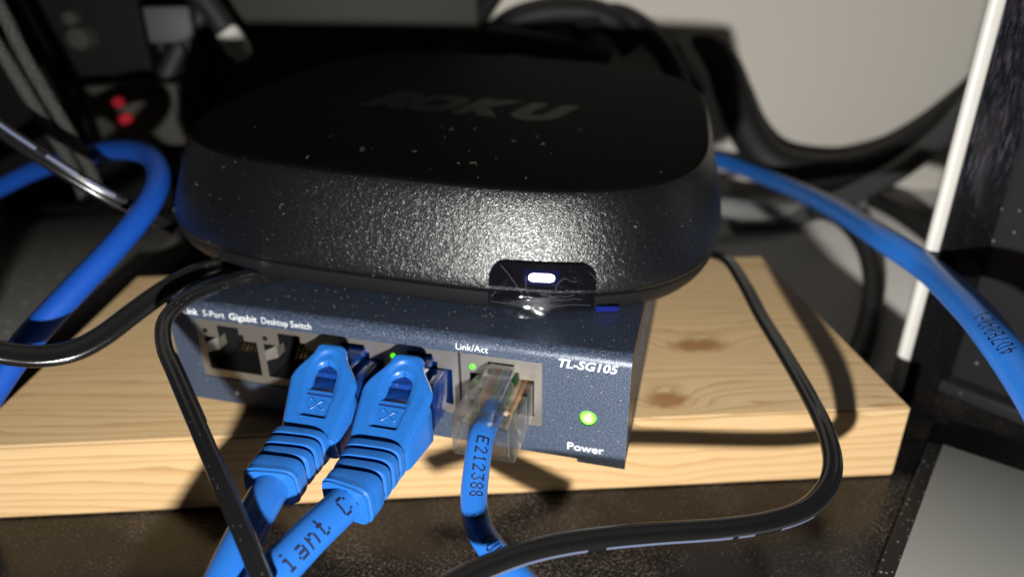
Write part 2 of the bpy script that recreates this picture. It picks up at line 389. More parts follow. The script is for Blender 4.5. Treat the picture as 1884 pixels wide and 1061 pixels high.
M_olive = mat("olive_grey_casing", (.040, .038, .028), .7)
M_back = mat("olive_grey_shade", (.042, .041, .033), .7)
M_beige = mat("beige_casing", (.34, .30, .25), .55)
M_black = mat("matt_black_casing", (.004, .004, .004), .7, spec=.2)
M_chrome = mat("bright_metal", (.8, .8, .8), .25, metal=1)
M_red = mat("red_light", (.4, .02, .03), .5, emit=((1, .04, .07), .2))
def clear_nodes(tint, gl, name, diffuse=0.0, bump=None, rough=.06, glass=0, base=.05, gz=.6):
    M = bpy.data.materials.new(name); M.use_nodes = True; nt = M.node_tree; nt.nodes.remove(nt.nodes["Principled BSDF"])
    out = nt.nodes["Material Output"]; tr = N(nt, "ShaderNodeBsdfTransparent"); tr.inputs[0].default_value = (*tint, 1)
    g = N(nt, "ShaderNodeBsdfGlossy"); g.inputs["Roughness"].default_value = rough; g.inputs["Color"].default_value = (1, 1, 1, 1)
    fz = N(nt, "ShaderNodeLayerWeight"); fz.inputs["Blend"].default_value = .5
    fac = math_(nt, 'ADD', base, math_(nt, 'MULTIPLY', math_(nt, 'POWER', fz.outputs["Facing"], gl), gz))
    mx = N(nt, "ShaderNodeMixShader"); nt.links.new(fac, mx.inputs[0]); nt.links.new(tr.outputs[0], mx.inputs[1]); nt.links.new(g.outputs[0], mx.inputs[2])
    last = mx.outputs[0]
    if diffuse:
        df = N(nt, "ShaderNodeBsdfDiffuse"); df.inputs[0].default_value = (.75, .72, .66, 1); m2 = N(nt, "ShaderNodeMixShader"); nt.links.new(math_(nt, 'ADD', diffuse, math_(nt, 'MULTIPLY', math_(nt, 'POWER', fz.outputs['Facing'], 4.0), .7 if diffuse > .004 else 0)), m2.inputs[0])  # whitens grazing edges: a rim highlight painted into the plastic
        nt.links.new(last, m2.inputs[1]); nt.links.new(df.outputs[0], m2.inputs[2]); last = m2.outputs[0]
    if bump:
        v = coords(nt); bp = N(nt, "ShaderNodeBump"); bp.inputs["Strength"].default_value = bump[2]; bp.inputs["Distance"].default_value = bump[1]*S
        nt.links.new(noise(nt, v, bump[0], 3, .5, 1.5), bp.inputs["Height"])
        nt.links.new(bp.outputs[0], g.inputs["Normal"]); nt.links.new(bp.outputs[0], fz.inputs["Normal"])
    if glass:
        gb = N(nt, "ShaderNodeBsdfGlass"); gb.inputs["IOR"].default_value = 1.46; gb.inputs["Roughness"].default_value = .03; gb.inputs[0].default_value = (.96, .94, .89, 1)
        m3 = N(nt, "ShaderNodeMixShader"); m3.inputs[0].default_value = glass; nt.links.new(last, m3.inputs[1]); nt.links.new(gb.outputs[0], m3.inputs[2]); last = m3.outputs[0]
    nt.links.new(last, out.inputs[0]); return M
M_clear = clear_nodes((.97, .965, .94), 2.6, "clear_connector_plastic", .008, (.35, .4, .25), .05, .10, .07)
M_film = clear_nodes((.92, .93, .96), 4.0, "clear_film", 0, (.16, .5, .10), .06, 0, .03, .5)

# ================================================================== the setting
mb = MB(); mb.box((-620, -330, -19.55), (-1.5, 212, -19.25)); mb.box((-1.45, -330, -19.55), (112, 44, -19.25))
tag(mb.build("table_top", M_table, origin=(0, 0, -19.25), smooth=False), kind="structure")
mb = MB(); mb.box((-640, -340, -60), (700, 215.8, -19.6)); tag(mb.build("desk", M_desk, smooth=False, origin=(0, 0, -20)), kind="structure")
mb = MB(); mb.box((-900, 216, -500), (700, 236, 400)); tag(mb.build("wall", M_wall, smooth=False, origin=(0, 216, 0)), kind="structure")
mb = MB(); mb.box((-900, -400, -520), (700, 260, -500)); tag(mb.build("floor", M_wall, smooth=False, origin=(0, 0, -500)), kind="structure")

# ================================================================== wooden board
bm = bmesh.new(); bmesh.ops.create_cube(bm, size=1)
for q in bm.verts: q.co = Vector((-205.8+205.8*(q.co.x+.5), 88.3*(q.co.y+.5), -19.2+19.2*(q.co.z+.5)))
bmesh.ops.bevel(bm, geom=bm.edges[:], offset=.55, segments=3, affect='EDGES')
mb = MB(); mb.bm(bm)
tag(mb.build("wooden_board", M_wood, smooth=True), "thick pale pine board with knots lying under the stacked boxes", "board")

# ================================================================== network switch
SWF = Frame((-162.821, 14.314, .987), Matrix.Rotation(-.323, 3, 'Z'))
sw = thing("network_switch", SWF, "dark blue metal five port network switch on the pine board, below the black media box", "network switch")
Wd, Ht, Dp, RB = 99.8, 25.0, 98.0, 2.2
CX0, CX1, CZ0, CZ1 = 5.9, 83.2, 6.9, 21.5
def wrap(x, h, e):                           # height along the front sheet -> point, following the bend at the top
    if h <= Ht-RB: return (x, -e, h)
    a = min((h-(Ht-RB))/RB, math.pi/2); y = RB-(RB+e)*math.cos(a); z = Ht-RB+(RB+e)*math.sin(a)
    ex = (h-(Ht-RB))-RB*math.pi/2
    return (x, y+max(0, ex), z)
mb = MB(SWF)
XB = [0, CX0, CX1, 88.2, 90.4, 96.2, Wd]; ZB = [0, .75, 6.6, CZ0, 14.6, CZ1, Ht-RB]
for i in range(6):
    for j in range(6):
        a, b, c, d = XB[i], XB[i+1], ZB[j], ZB[j+1]
        if i == 1 and j in (3, 4): continue                       # port cutout
        if i in (3, 4) and j in (2, 3): continue                   # light hole block, filled below
        if j == 0 and i < 4: continue                              # the sheet ends a little higher left of the notch
        mb.add([(a, 0, c), (b, 0, c), (b, 0, d), (a, 0, d)], [(0, 1, 2, 3)])
LC = (92.2, 10.6); LR = 1.75
n = 40; ring = [(LC[0]+LR*math.cos(2*math.pi*k/n), 0, LC[1]+LR*math.sin(2*math.pi*k/n)) for k in range(n)]
x0, x1, z0, z1 = XB[3], XB[5], ZB[2], ZB[4]; outer = []
for k in range(n):
    t = 2*math.pi*k/n; dx, dz = math.cos(t), math.sin(t)
    s_ = min((x1-LC[0])/dx if dx > 1e-6 else 1e9, (x0-LC[0])/dx if dx < -1e-6 else 1e9, (z1-LC[1])/dz if dz > 1e-6 else 1e9, (z0-LC[1])/dz if dz < -1e-6 else 1e9)
    outer.append((LC[0]+dx*s_, 0, LC[1]+dz*s_))
for cx_, cz_ in ((x0, z0), (x1, z0), (x1, z1), (x0, z1)):
    k = min(range(n), key=lambda q: (outer[q][0]-cx_)**2+(outer[q][2]-cz_)**2); outer[k] = (cx_, 0, cz_)
mb.loft([outer, ring, [(p[0], 1.0, p[2]) for p in ring]], caps=(False, False))
def inner(poly, dy=1.0):
    r = list(poly); mb.loft([r, [(p[0], p[1]+dy, p[2]) for p in r]], caps=(False, False))
inner([(CX0, 0, CZ0), (CX1, 0, CZ0), (CX1, 0, CZ1), (CX0, 0, CZ1)])
rows = []
for k in range(13):
    a = math.pi/2*k/12; rows.append([(x, RB-RB*math.cos(a), Ht-RB+RB*math.sin(a)) for x in (0, Wd*.25, Wd*.5, Wd*.75, Wd)])
rows.append([(x, Dp, Ht) for x in (0, Wd*.25, Wd*.5, Wd*.75, Wd)])
mb.grid(rows)
# thickness of the free edges (bottom lip, sides of the bend, notch), 1 mm inwards
def strip(a, b, d=(0, 1, 0)): mb.add([a, b, tuple(b[i]+d[i] for i in range(3)), tuple(a[i]+d[i] for i in range(3))], [(0, 1, 2, 3)])
strip((0, 0, .75), (90.4, 0, .75)); strip((90.4, 0, .75), (90.4, 0, 0)); strip((90.4, 0, 0), (Wd, 0, 0)); strip((Wd, 0, 0), (Wd, 0, Ht-RB)); strip((0, 0, .75), (0, 0, Ht-RB))
mb.add([(0, 1, .8), (Wd, 1, .8), (Wd, Dp, .8), (0, Dp, .8)], [(0, 1, 2, 3)])
mb.add([(0, Dp, .8), (Wd, Dp, .8), (Wd, Dp, Ht), (0, Dp, Ht)], [(0, 1, 2, 3)])
mb.build("housing", M_navy, sw, angle=50)
for sx_, nm in ((Wd-.25, 1), (.25, -1)):
    mb = MB(SWF); YB = [1.05, 14] + [14+k*4.2+o for k in range(14) for o in (1.9, 4.2)] + [Dp-.05]; YB = sorted(set(YB)); ZS = [.85, 6, 18.5, Ht-.15]
    for i in range(len(YB)-1):
        for j in range(3):
            slot = (j == 1 and i % 2 == 1 and 0 < i < len(YB)-2)
            xx = sx_ - (1.2*nm if slot else 0)
            mb.add([(xx, YB[i], ZS[j]), (xx, YB[i+1], ZS[j]), (xx, YB[i+1], ZS[j+1]), (xx, YB[i], ZS[j+1])], [(0, 1, 2, 3)])
            if slot:
                for (ya, yb, za, zb) in ((YB[i], YB[i], ZS[j], ZS[j+1]), (YB[i+1], YB[i+1], ZS[j], ZS[j+1])):
                    mb.add([(sx_, ya, za), (xx, ya, za), (xx, ya, zb), (sx_, ya, zb)], [(0, 1, 2, 3)])
    mb.build("side_panel", M_navy, sw, smooth=False)
for fx in (10, 90):
    for fy in (22, 86):
        mb = MB(SWF); mb.loft([[(fx+4*math.cos(2*math.pi*k/16), fy+4*math.sin(2*math.pi*k/16), z) for k in range(16)] for z in (-.95, .78)]); mb.build("rubber_foot", M_sock, sw)
def port_block(xa, xb, centres, lit):
    fy = .35; mb = MB(SWF)
    xs = sorted(set([xa, xb] + [round(c+o, 3) for c in centres for o in (-6.5, -2.7, -1.5, 2.5, 3.5, 6.5)])); zs = [CZ0+.02, 9, 13.0, 15.4, 17.2, 18.6, 20.2, CZ1-.02]
    for i in range(len(xs)-1):
        xm = (xs[i]+xs[i+1])/2
        for j in range(len(zs)-1):
            zm = (zs[j]+zs[j+1])/2; hole = False
            for c in centres:
                u = xm-c
                if abs(u) < 6.5 and 9 < zm < 17.2: hole = True
                if -2.7 < u < 3.5 and 17.2 < zm < 18.6: hole = True
                if -2.7 < u < 2.5 and 18.6 < zm < 20.2: hole = True
            if not hole: mb.add([(xs[i], fy, zs[j]), (xs[i+1], fy, zs[j]), (xs[i+1], fy, zs[j+1]), (xs[i], fy, zs[j+1])], [(0, 1, 2, 3)])
    for x in (xa, xb): mb.add([(x, fy, zs[0]), (x, fy+14, zs[0]), (x, fy+14, zs[-1]), (x, fy, zs[-1])], [(0, 1, 2, 3)])
    mb.add([(xa, fy, zs[-1]), (xb, fy, zs[-1]), (xb, fy+14, zs[-1]), (xa, fy+14, zs[-1])], [(0, 1, 2, 3)])
    pb = mb.build("port_block", M_cage, sw, angle=30)
    for c, on in zip(centres, lit):
        poly = [(-6.5, 9), (6.5, 9), (6.5, 17.2), (3.5, 17.2), (3.5, 18.6), (2.5, 18.6), (2.5, 20.2), (-2.7, 20.2), (-2.7, 17.2), (-6.5, 17.2)]
        mb = MB(SWF); mb.loft([[(c+u, y, z) for u, z in poly] for y in (fy+.02, fy+12)], caps=(False, True)); mb.build("socket", M_sock, pb, angle=20)
        mb = MB(SWF)                                             # folded spring tab on the left jaw
        mb.add([(c-6.5, fy, 13.0), (c-6.5, fy, 15.4), (c-4.9, fy+2.0, 15.9), (c-4.9, fy+2.0, 12.9)], [(0, 1, 2, 3)])
        mb.add([(c-4.9, fy+2.0, 15.9), (c-4.9, fy+2.0, 12.9), (c-4.8, fy+4.5, 13.2), (c-4.8, fy+4.5, 15.6)], [(0, 1, 2, 3)]); mb.build("spring_tab", M_cage, pb)
        mb = MB(SWF)
        for k in range(8):
            xk = c-3.55+k*1.02; mb.add([(xk-.16, fy+6.4, 10.6), (xk+.16, fy+6.4, 10.6), (xk+.16, fy+11, 15.2), (xk-.16, fy+11, 15.2)], [(0, 1, 2, 3)]); mb.box((xk-.16, fy+6.0, 10.2), (xk+.16, fy+6.5, 10.6))
        tag(mb.build("contacts", M_gold, pb), kind="stuff")
        lx, lz = c-5.9, 18.55; q = 20; mb = MB(SWF)
        if on: mb.loft([[(lx+.6*r*math.cos(2*math.pi*k/q), fy-y, lz+.6*r*math.sin(2*math.pi*k/q)) for k in range(q)] for r, y in ((1, .02), (1, .12), (.75, .26), (.3, .32))])
        else: mb.loft([[(lx+.6*math.cos(2*math.pi*k/q), fy-y, lz+.6*math.sin(2*math.pi*k/q)) for k in range(q)] for y in (.02, .05)])
        mb.build("link_light", M_green if on else M_dark, pb)
CEN = [14.4, 29.1, 43.75, 58.4]; C5 = 75.1
port_block(CX0+.1, 66.25, CEN, (False, False, True, True))
port_block(66.8, CX1-.1, [C5], (True,))
q = 28; mb = MB(SWF)
mb.loft([[(LC[0]+1.62*r*math.cos(2*math.pi*k/q), y, LC[1]+1.62*r*math.sin(2*math.pi*k/q)) for k in range(q)] for r, y in ((1, 1.4), (1, .5), (.93, .25), (.75, .02), (.45, -.12), (.15, -.16))], caps=(False, True))
mb.build("power_light", M_pled, sw)
def sw_text(txt, x0, x1, z, h, **k):
    vs, fs = text_tris(txt, h, cuts=True, **k); vs = fit_w(vs, x0, x1); mb = MB(SWF)
    mb.add([wrap(x, z+y, .04) for x, y in vs], fs); mb.build("lettering", M_white, sw, smooth=False)
sw_text("TL-SG105", 86.3, 97.4, 21.35, 1.75, shear=.22, bold=.022)
sw_text("Power", 88.4, 95.6, 2.75, 1.75, bold=.008)
sw_text("Link/Act", 66.1, 72.6, 22.25, 1.35)
sw_text("TP-Link", -.2+1.2, 8.0, 22.35, 1.4, bold=.02)
sw_text("5-Port", 9.2, 14.5, 22.35, 1.4); sw_text("Gigabit", 15.6, 22.3, 22.35, 1.4, bold=.012); sw_text("Desktop Switch", 23.4, 34.9, 22.35, 1.4)
mb = MB(SWF); mb.add([(13.2, -.03, 3.0), (14.2, -.03, 3.1), (14.3, -.03, 4.3), (13.3, -.03, 4.0)], [(0, 1, 2, 3)]); mb.build("square_mark", M_white, sw)  # small white patch on the front sheet

# ================================================================== patch cables with moulded boots
def sect(a, b, n=32, e=4.5):
    out = []
    for k in range(n):
        t = 2*math.pi*(k+.5)/n; c, s_ = math.cos(t), math.sin(t)
        out.append((a*math.copysign(abs(c)**(2/e), c), b*math.copysign(abs(s_)**(2/e), s_)))
    return out
def tree_point(P0): pass
def patch_cable(cx, tail, label, text=None, skew=0):
    # plug frame: u across, v out of the switch, w up; written through the switch frame
    class PF:
        def w(s, u, v, w): return SWF.w(cx+u, -v, 13.1+w)
    F = PF(); root = thing("patch_cable", Frame(SWF.w(cx, -13, 13.1), SWF.r), label, "network cable", "blue booted patch cables in the network switch")
    # plug body
    mb = MB(F); mb.box((-5.85, -9, -4.05), (5.85, 14, 3.9), bev=.35)
    mb.box((3.1, 1, 3.9), (5.3, 13, 4.35), bev=.2); 
    pl = mb.build("plug", M_plugblue, root)
    mb = MB(F)
    rows = []
    for v, w_, t in ((-6, 4.0, 1.2), (-2, 4.8, 1.3), (2, 5.4, 1.2), (6, 5.4, 1.1), (9, 4.5, 1.0)): rows.append([(-2.9, v, w_), (2.9, v, w_), (2.9, v, w_+t), (-2.9, v, w_+t)])
    mb.loft(rows); mb.build("latch", M_plugblue, pl, angle=20)
    class HF:
        def w(s, u, v, w): return SWF.w(cx+u+skew*(v-14)/9, -v, 13.1+w)
    H = HF()
    # hood: block with tapering tongue bridging the latch; an arched window through the tongue
    mb = MB(H); rings = []
    for v, a, b0, b1 in ((11.6, 6.7, -4.4, 3.7), (12.0, 6.95, -4.7, 3.95), (14, 6.7, -4.75, 3.1), (17, 6.25, -4.75, 1.7), (20.0, 5.8, -4.7, .6), (20.7, 5.55, -4.5, .35), (21.0, 5.0, -4.0, 0)):
        rings.append([(x, v, (b0+b1)/2+y) for x, y in sect(a, (b1-b0)/2, 32, 9)])
    mb.loft(rings)
    def wo(v):                                                   # half width of the tongue
        t = max(0, min(1, (v-5.4)/6.0)); t = t*t*(3-2*t); w0 = 3.45+3.5*t
        if v < 6.0: w0 = 3.45*math.sqrt(max(.02, 1-((6.0-v)/2.05)**2))**.7
        return w0 - max(0, (v-11.6)*.155)
    def wt(v): return 5.0-.49*(v-12.8)+.10*max(0, 12-v) - (.45*(5.6-v)**2 if v < 5.6 else 0)
    def hole(v):
        if 7.4 < v < 13.0:
            t = (9.7-v)/2.3; return 2.3*(math.sqrt(max(0, 1-t*t)) if t > 0 else 1)
        return 0
    vsamp = [4.0+.0853*k for k in range(201)]
    for sgn in (-1, 1):
        top = []; bot = []
        for v in vsamp:
            h = hole(v); o = wo(v); rt = []; rb = []
            um = max(h, min(2.6, o*.8))
            for k in range(20):
                u = h+(um-h)*k/7 if k < 7 else um+(o-um)*(1-(1-(k-7)/12)**1.35); e = (o-u); drop = .95*max(0, 1-e/1.0)**2.0 + (.45*max(0, 1-(u-h)/.5)**2 if h > .05 else 0)
                w_ = wt(v)-drop
                # recessed thumb field around and below the window
                edge = (3.35-max(0, v-13)*.12)*math.sqrt(max(0, 1-max(0, (9.9-v)/4.0)**2)) if v > 5.9 else 0
                if 5.9 < v < 18.4: w_ -= .75*max(0, min(1, (edge-u)/.55))*max(0, min(1, (18.4-v)/.6))
                rt.append((sgn*u, v, w_)); 
            top.append(rt); bot.append([(sgn*(h+.0), v, wt(v)-2.0), (sgn*(o-.35), v, wt(v)-2.0)])
        mb.grid(top)
        mb.grid(bot)
        mb.grid([[a[-1], b[-1]] for a, b in zip(top, bot)])       # outer wall
        hv = [(a[0], b[0]) for v, a, b in zip(vsamp, top, bot) if hole(v) > .05]
        mb.grid([[a, b] for a, b in hv])
        mb.add([top[-1][0], top[-1][-1], bot[-1][-1], bot[-1][0]], [(0, 1, 2, 3)]); mb.add([top[0][0], top[0][-1], bot[0][-1], bot[0][0]], [(0, 1, 2, 3)])
    # square rear sill of the window
    mb.add([(-2.3, 13.0, wt(13.0)-.75), (2.3, 13.0, wt(13.0)-.75), (2.3, 13.0, wt(13.0)-2.1), (-2.3, 13.0, wt(13.0)-2.1)], [(0, 1, 2, 3)])
    boot = mb.build("boot", M_boot, root, angle=48)
    # raised emblem: a leaning figure of eight
    mb = MB(); pts = []
    for k in range(49):
        t = 2*math.pi*k/48; u = 1.75*math.cos(t); v = 15.6+.95*math.sin(2*t)*(1 if u < 0 else .8); pts.append(H.w(u, v, wt(v)-.66))
    sweep(mb, pts, circ(.11, 8), (0, 0, 1), caps=(False, False)); mb.build("emblem", M_boot, boot)
    # axis from the hood out into the cord
    axis = smooth_path([F.w(0, 14, -1.6), F.w(0, 21, -1.7)] + [F.w(*t) for t in tail], 22)
    L = lens_of(axis); FR = frames(axis, (0, 0, 1))
    s0 = 6.8
    def at(s):
        i = max(k for k in range(len(L)) if L[k] <= s+1e-6); i = min(i, len(L)-2); t = (s-L[i])/(L[i+1]-L[i]); return axis[i].lerp(axis[i+1], t), FR[i]
    mb = MB(); rings = []; ns = 40
    GR = [(0, 'b'), (2.75, 'c'), (5.5, 'b'), (8.25, 'c')]
    sv = 0
    while sv <= 12.6:
        P, (t_, nn, bb) = at(s0+sv); a = 5.4-.75*min(1, sv/8.6); b = 3.6-.25*min(1, sv/9)
        if sv > 8.6: a, b = 4.65, 3.7
        if sv > 12.0: a *= .93; b *= .93
        ring = []
        for x, y in sect(1, 1, 40, 4.2):
            g = 0
            for gs, kind in GR:
                d = abs(sv-gs)
                if d < .55:
                    dep = 1.0*(1-(d/.55)**3)
                    top = y > .7; side = abs(x) > .85
                    if kind == 'b' and top and -.25 < x < .28: dep = 0          # the bridge left in the middle of the groove
                    if kind == 'b' and side and y < -.3: dep *= .3
                    if kind == 'c' and side and -.4 < y < .1: dep = 0
                    g = max(g, dep)
            bulge = 1+.018*math.sin(math.pi*((sv % 2.75)/2.75))
            ring.append(tuple(P + bb*(x*(a*bulge-g)) + nn*(y*(b*bulge-g))))
        rings.append(ring); sv += .165
    mb.loft(rings, frame=ID); mb.build("strain_relief", M_boot, boot, angle=32)
    cord = [at(s0+11)[0]] + [p for p, l in zip(axis, L) if l > s0+11.3]
    mb = MB(); sweep(mb, cord, circ(3.0, 26), TOCAM); co = mb.build("cord", M_jack, root)
    if text:
        mb = MB(); tx, at_, hh, sg = text[0]; dot_print(mb, cord, 3.0, tx, arc_at(cord, *at_), hh, sg, **text[1]); mb.build("printed_text", M_ink, co, smooth=False)
    return root
patch_cable(43.75, [(.6, 28, -1.6), (1.1, 33, -1.7), (2.6, 42, -2.4), (4.6, 54, -5), (8, 72, -12)], "blue booted patch cable in the middle port, further from the clear plug", skew=1.5)
patch_cable(58.4, [(.3, 28, -1.6), (.1, 33, -1.7), (-2.2, 42, -2.2), (-5.2, 54, -4.2), (-9.5, 72, -10)], "blue booted patch cable next to the clear plug, black print on its cord",
            (("iant Cl", (522, 1056), 2.8, -1), dict(off=-.2, step=2.35, dot=.68)))

# ================================================================== blue cable with clear plug
class PF5:
    def w(s, u, v, w): return SWF.w(75.5+u, -v, 12.8+w)
F5 = PF5()
root = thing("network_cable", Frame(SWF.w(75.5, -13, 12.8), SWF.r), "blue network cable with a clear plastic plug, in the separate right hand port", "network cable")
mb = MB(F5)
def rect(v, a, b0, b1): return [(-a, v, b0), (a, v, b0), (a, v, b1), (-a, v, b1)]
mb.box((-5.85, -8, -4.2), (5.85, 4.6, 3.9), bev=.3)                # solid nose in the socket
def rrect(v, a, b0, b1, r=.6):
    out = []
    for cx_, cz_, t0 in ((a-r, b1-r, 0), (-a+r, b1-r, 90), (-a+r, b0+r, 180), (a-r, b0+r, 270)):
        for k in range(5): t = math.radians(t0+90*k/4); out.append((cx_+r*math.cos(t), v, cz_+r*math.sin(t)))
    return out
mb.loft([rrect(4.62, 5.85, -4.3, 3.9), rrect(13.3, 5.95, -4.4, 4.0), rrect(13.7, 5.7, -4.2, 3.8, .5), rrect(13.7, 4.9, -3.4, 2.9, .5), rrect(13.2, 4.6, -3.1, 2.6, .5), rrect(5.0, 4.1, -2.7, 2.2, .5)], caps=(True, True))
pg = mb.build("plug", M_clear, root, angle=35)
mb = MB(F5); mb.loft([[(-2.6, v, w_), (2.6, v, w_), (2.6, v, w_+t), (-2.6, v, w_+t)] for v, w_, t in ((-6, 4.0, 1.3), (-2, 5.6, 1.3), (3, 6.4, 1.3), (8.8, 6.2, 1.2), (9.3, 6.1, .8))])
mb.loft([[(-a, v, w_), (a, v, w_), (a, v, w_+1.0), (-a, v, w_+1.0)] for v, a, w_ in ((3.8, 2.65, 5.4), (5.0, 3.6, 5.3), (8.8, 3.7, 5.0))])
mb.build("latch", M_clear, pg, angle=20)
mb = MB(F5); mb.box((-4.4, -7.6, -1.6), (4.4, -5.0, 3.0)); mb.build("contact_strip", M_gold, pg)
WC = [((.75, .35, .12), "orange"), ((.8, .6, .45), "pale_orange"), ((.05, .3, .1), "green"), ((.03, .14, .55), "blue"), ((.45, .6, .8), "pale_blue"), ((.4, .62, .42), "pale_green"), ((.72, .22, .05), "orange_stripe"), ((.62, .48, .38), "tan")]
for k in range(8):
    c = WC[(7-k) % 8][0]; mw = mat("wire_insulation", c, .4); u0 = -3.6+k*1.03
    pth = smooth_path([F5.w(u0*.8, 6.0, .3+.35*(k % 2)), F5.w(u0, 2.8, 1.4+.4*(k % 2)), F5.w(u0, -1.5, 2.1), F5.w(u0, -5, 2.2)], 5)
    mb = MB(); sweep(mb, pth, circ(.47, 8), (0, 0, 1)); mb.build("wire", mw, pg)
pth = smooth_path([F5.w(-.5, 4.2, .3), F5.w(-.4, 9, .5), pd(886, 803, 123.5), pd(877, 860, 120.5), pd(872, 920, 118), pd(882, 970, 115), pd(906, 1010, 112), pd(942, 1050, 109), pd(1000, 1110, 105)], 10)
mb = MB(); sweep(mb, pth, circ(2.3, 22), TOCAM); co = mb.build("cord", M_jack, root)
mb = MB(); dot_print(mb, pth, 2.33, "EKA", arc_at(pth, 890, 735), 2.2, 1, off=.9, dot=.8, step=1.5); dot_print(mb, pth, 2.33, "E212388  J  (UL", arc_at(pth, 880, 810), 2.0, 1, off=.4, dot=.7, step=1.5)
mb.build("printed_text", M_ink, co, smooth=False)

# ================================================================== black media box
RP = dict(o=(-95.9865, 73.4564, 32.6767), yaw=-.277, rx=.0498, ry=.052)
_t = Vector((RP["rx"], RP["ry"], 0)); MBF = Frame(RP["o"], Matrix.Rotation(RP["yaw"], 3, 'Z') @ Matrix.Rotation(_t.length, 3, _t.normalized()))
box = thing("media_box", MBF, "black rounded square media streaming box resting on the blue switch", "media player")
NS = 220; EXP = 3.377
def sq(a, z, n=NS):
    out = []
    for k in range(n):
        t = 2*math.pi*k/n; c, s_ = math.cos(t), math.sin(t); r = a/((abs(c)**EXP+abs(s_)**EXP)**(1/EXP)); out.append((r*c, r*s_*(1.14 if s_ > 0 else 1), z))
    return out
PROF = [(68.4, 3.25), (69.0, 3.5), (69.15, 4.2), (68.75, 6.3), (67.9, 9.2), (67.0, 12.3), (66.0, 15.5), (65.0, 18.6), (64.1, 20.9), (63.45, 22.3), (63.25, 22.6)]
PTOP = [(63.25, 22.6), (62.95, 22.84), (62.4, 23.0), (61.4, 23.1)]
def half(z):
    for (a0, z0), (a1, z1) in zip(PROF, PROF[1:]):
        if z0 <= z <= z1: return a0+(a1-a0)*(z-z0)/(z1-z0)
    return PROF[0][0] if z < 4 else PROF[-1][0]
def ztop(x, y):
    r = ((abs(x)**EXP+abs(y)**EXP)**(1/EXP))/61.4; return 23.1+.75*(1-min(1, r)**2.2)
mb = MB(MBF); rings = [sq(a, z) for a, z in PROF]
mb.loft(rings, caps=(True, False)); rings = [sq(a, z) for a, z in PTOP]
for r in (59, 52, 42, 30, 18, 8, 1): rings.append([(x, y, ztop(x, y)) for x, y, _ in sq(r, 0)])
mb.loft(rings, 1, caps=(False, True)); body = mb.build("body", [M_roku, M_rtop], box, angle=60)
mb = MB(MBF); mb.loft([sq(a, z) for a, z in ((56, -2.0), (63, -1.9), (67.2, -1.3), (68.0, -.2), (68.6, 1.2), (68.8, 2.95), (68.5, 3.08), (67.5, 3.1), (67.5, 3.4))]); mb.build("base", M_base, box, angle=50)
mb = MB(MBF); mb.loft([sq(a, z, 60) for a, z in ((50, -4.0), (51, -3.8), (51, -1.95))]); mb.build("rubber_mat", M_sock, box)
def side_pt(x, z, e):
    a = half(z) if z >= 3.25 else 68.8-max(0, (1.2-z))*.45
    y = -(a**EXP-abs(x)**EXP)**(1/EXP); nx = (abs(x)/a)**(EXP-1); ny = (abs(y)/a)**(EXP-1); l = math.hypot(nx, ny)
    return (x+nx/l*e, y-ny/l*e, z)
def win_pt(x, z, e):                         # the window stands a little more upright than the wall round it
    a = 69.3-.07*z; y = -(a**EXP-abs(x)**EXP)**(1/EXP); nx = (abs(x)/a)**(EXP-1); ny = (abs(y)/a)**(EXP-1); l = math.hypot(nx, ny)
    return (x+nx/l*e, y-ny/l*e, z)
X0, X1, Z0, Z1 = 22.1, 42.9, .6, 10.15; RW = 3.4
def wtop(x): 
    d = min(x-X0, X1-x); return Z1 if d >= RW else Z1-RW+math.sqrt(max(0, RW*RW-(RW-d)**2))
mb = MB(MBF); xs = [X0+(X1-X0)*k/48 for k in range(49)]; mb.grid([[win_pt(x, Z0+(wtop(x)-Z0)*j/14, .10) for x in xs] for j in range(15)])
mb.grid([[win_pt(x, wtop(x), e) for x in xs] for e in (.10, -2.2)]); win = mb.build("sensor_window", M_gloss, box, angle=60)
mb = MB(MBF); xs = [29.0+6.9*k/16 for k in range(17)]; mb.grid([[win_pt(x, 5.5+3.4*j/6, .13) for x in xs] for j in range(7)]); mb.build("painted_glow", M_halo, win)  # faintly emitting patch paints the glow round the status light
mb = MB(MBF); rr = .88; cz = 7.2; xa, xb = 29.9, 34.95; rows = []
for j in range(9):
    z = cz-rr+2*rr*j/8; d = math.sqrt(max(.0004, rr*rr-(z-cz)**2)); rows.append([win_pt(xa+rr-d+(xb-xa-2*rr+2*d)*k/14, z, .16+.10*(1-abs(z-cz)/rr)) for k in range(15)])
mb.grid(rows); mb.build("status_light", M_pill, win)
mb = MB(MBF); rows = []                                            # crinkled protective film over the window, edge hanging below it
rnd = random.Random(3)
folds = [(rnd.uniform(X0, X1), rnd.uniform(1, 9), rnd.uniform(0, 3.14), rnd.uniform(.03, .08), rnd.uniform(.5, 1.0)) for _ in range(6)]
folds += [(25.0, 6.2, -.95, .3, .25), (30, 2.4, .05, .35, .35), (39.5, 6.7, 1.1, .3, .3), (38, 5.6, .2, .25, .25)]
for j in range(41):
    zz = -1.3+(wtop(32)-.35+1.3)*j/40; row = []
    for k in range(81):
        x = X0+.4+(X1-X0-.5)*k/80; z = min(zz, wtop(x)-.2); e = .30+.03*math.sin(x*1.1+zz*.8)*math.sin(zz*1.7-x*.4)
        for fx, fz, an, am, wd in folds:
            d = (x-fx)*math.sin(an)+(zz-fz)*math.cos(an); al = abs((x-fx)*math.cos(an)-(zz-fz)*math.sin(an)); e += am*math.exp(-(d/wd)**2)*max(0, 1-al/6)
        row.append(win_pt(x, z, e+.25*max(0, 1.2-z)))
    rows.append(row)
mb.grid(rows); film = mb.build("protective_film", M_film, box, angle=80)
mb = MB(); P2 = lambda a, b: win_pt(22.2+(a/6.73+880-898)*.105, max(-1.2, 10.1-(b/6.73+460-482)*.111), .5)
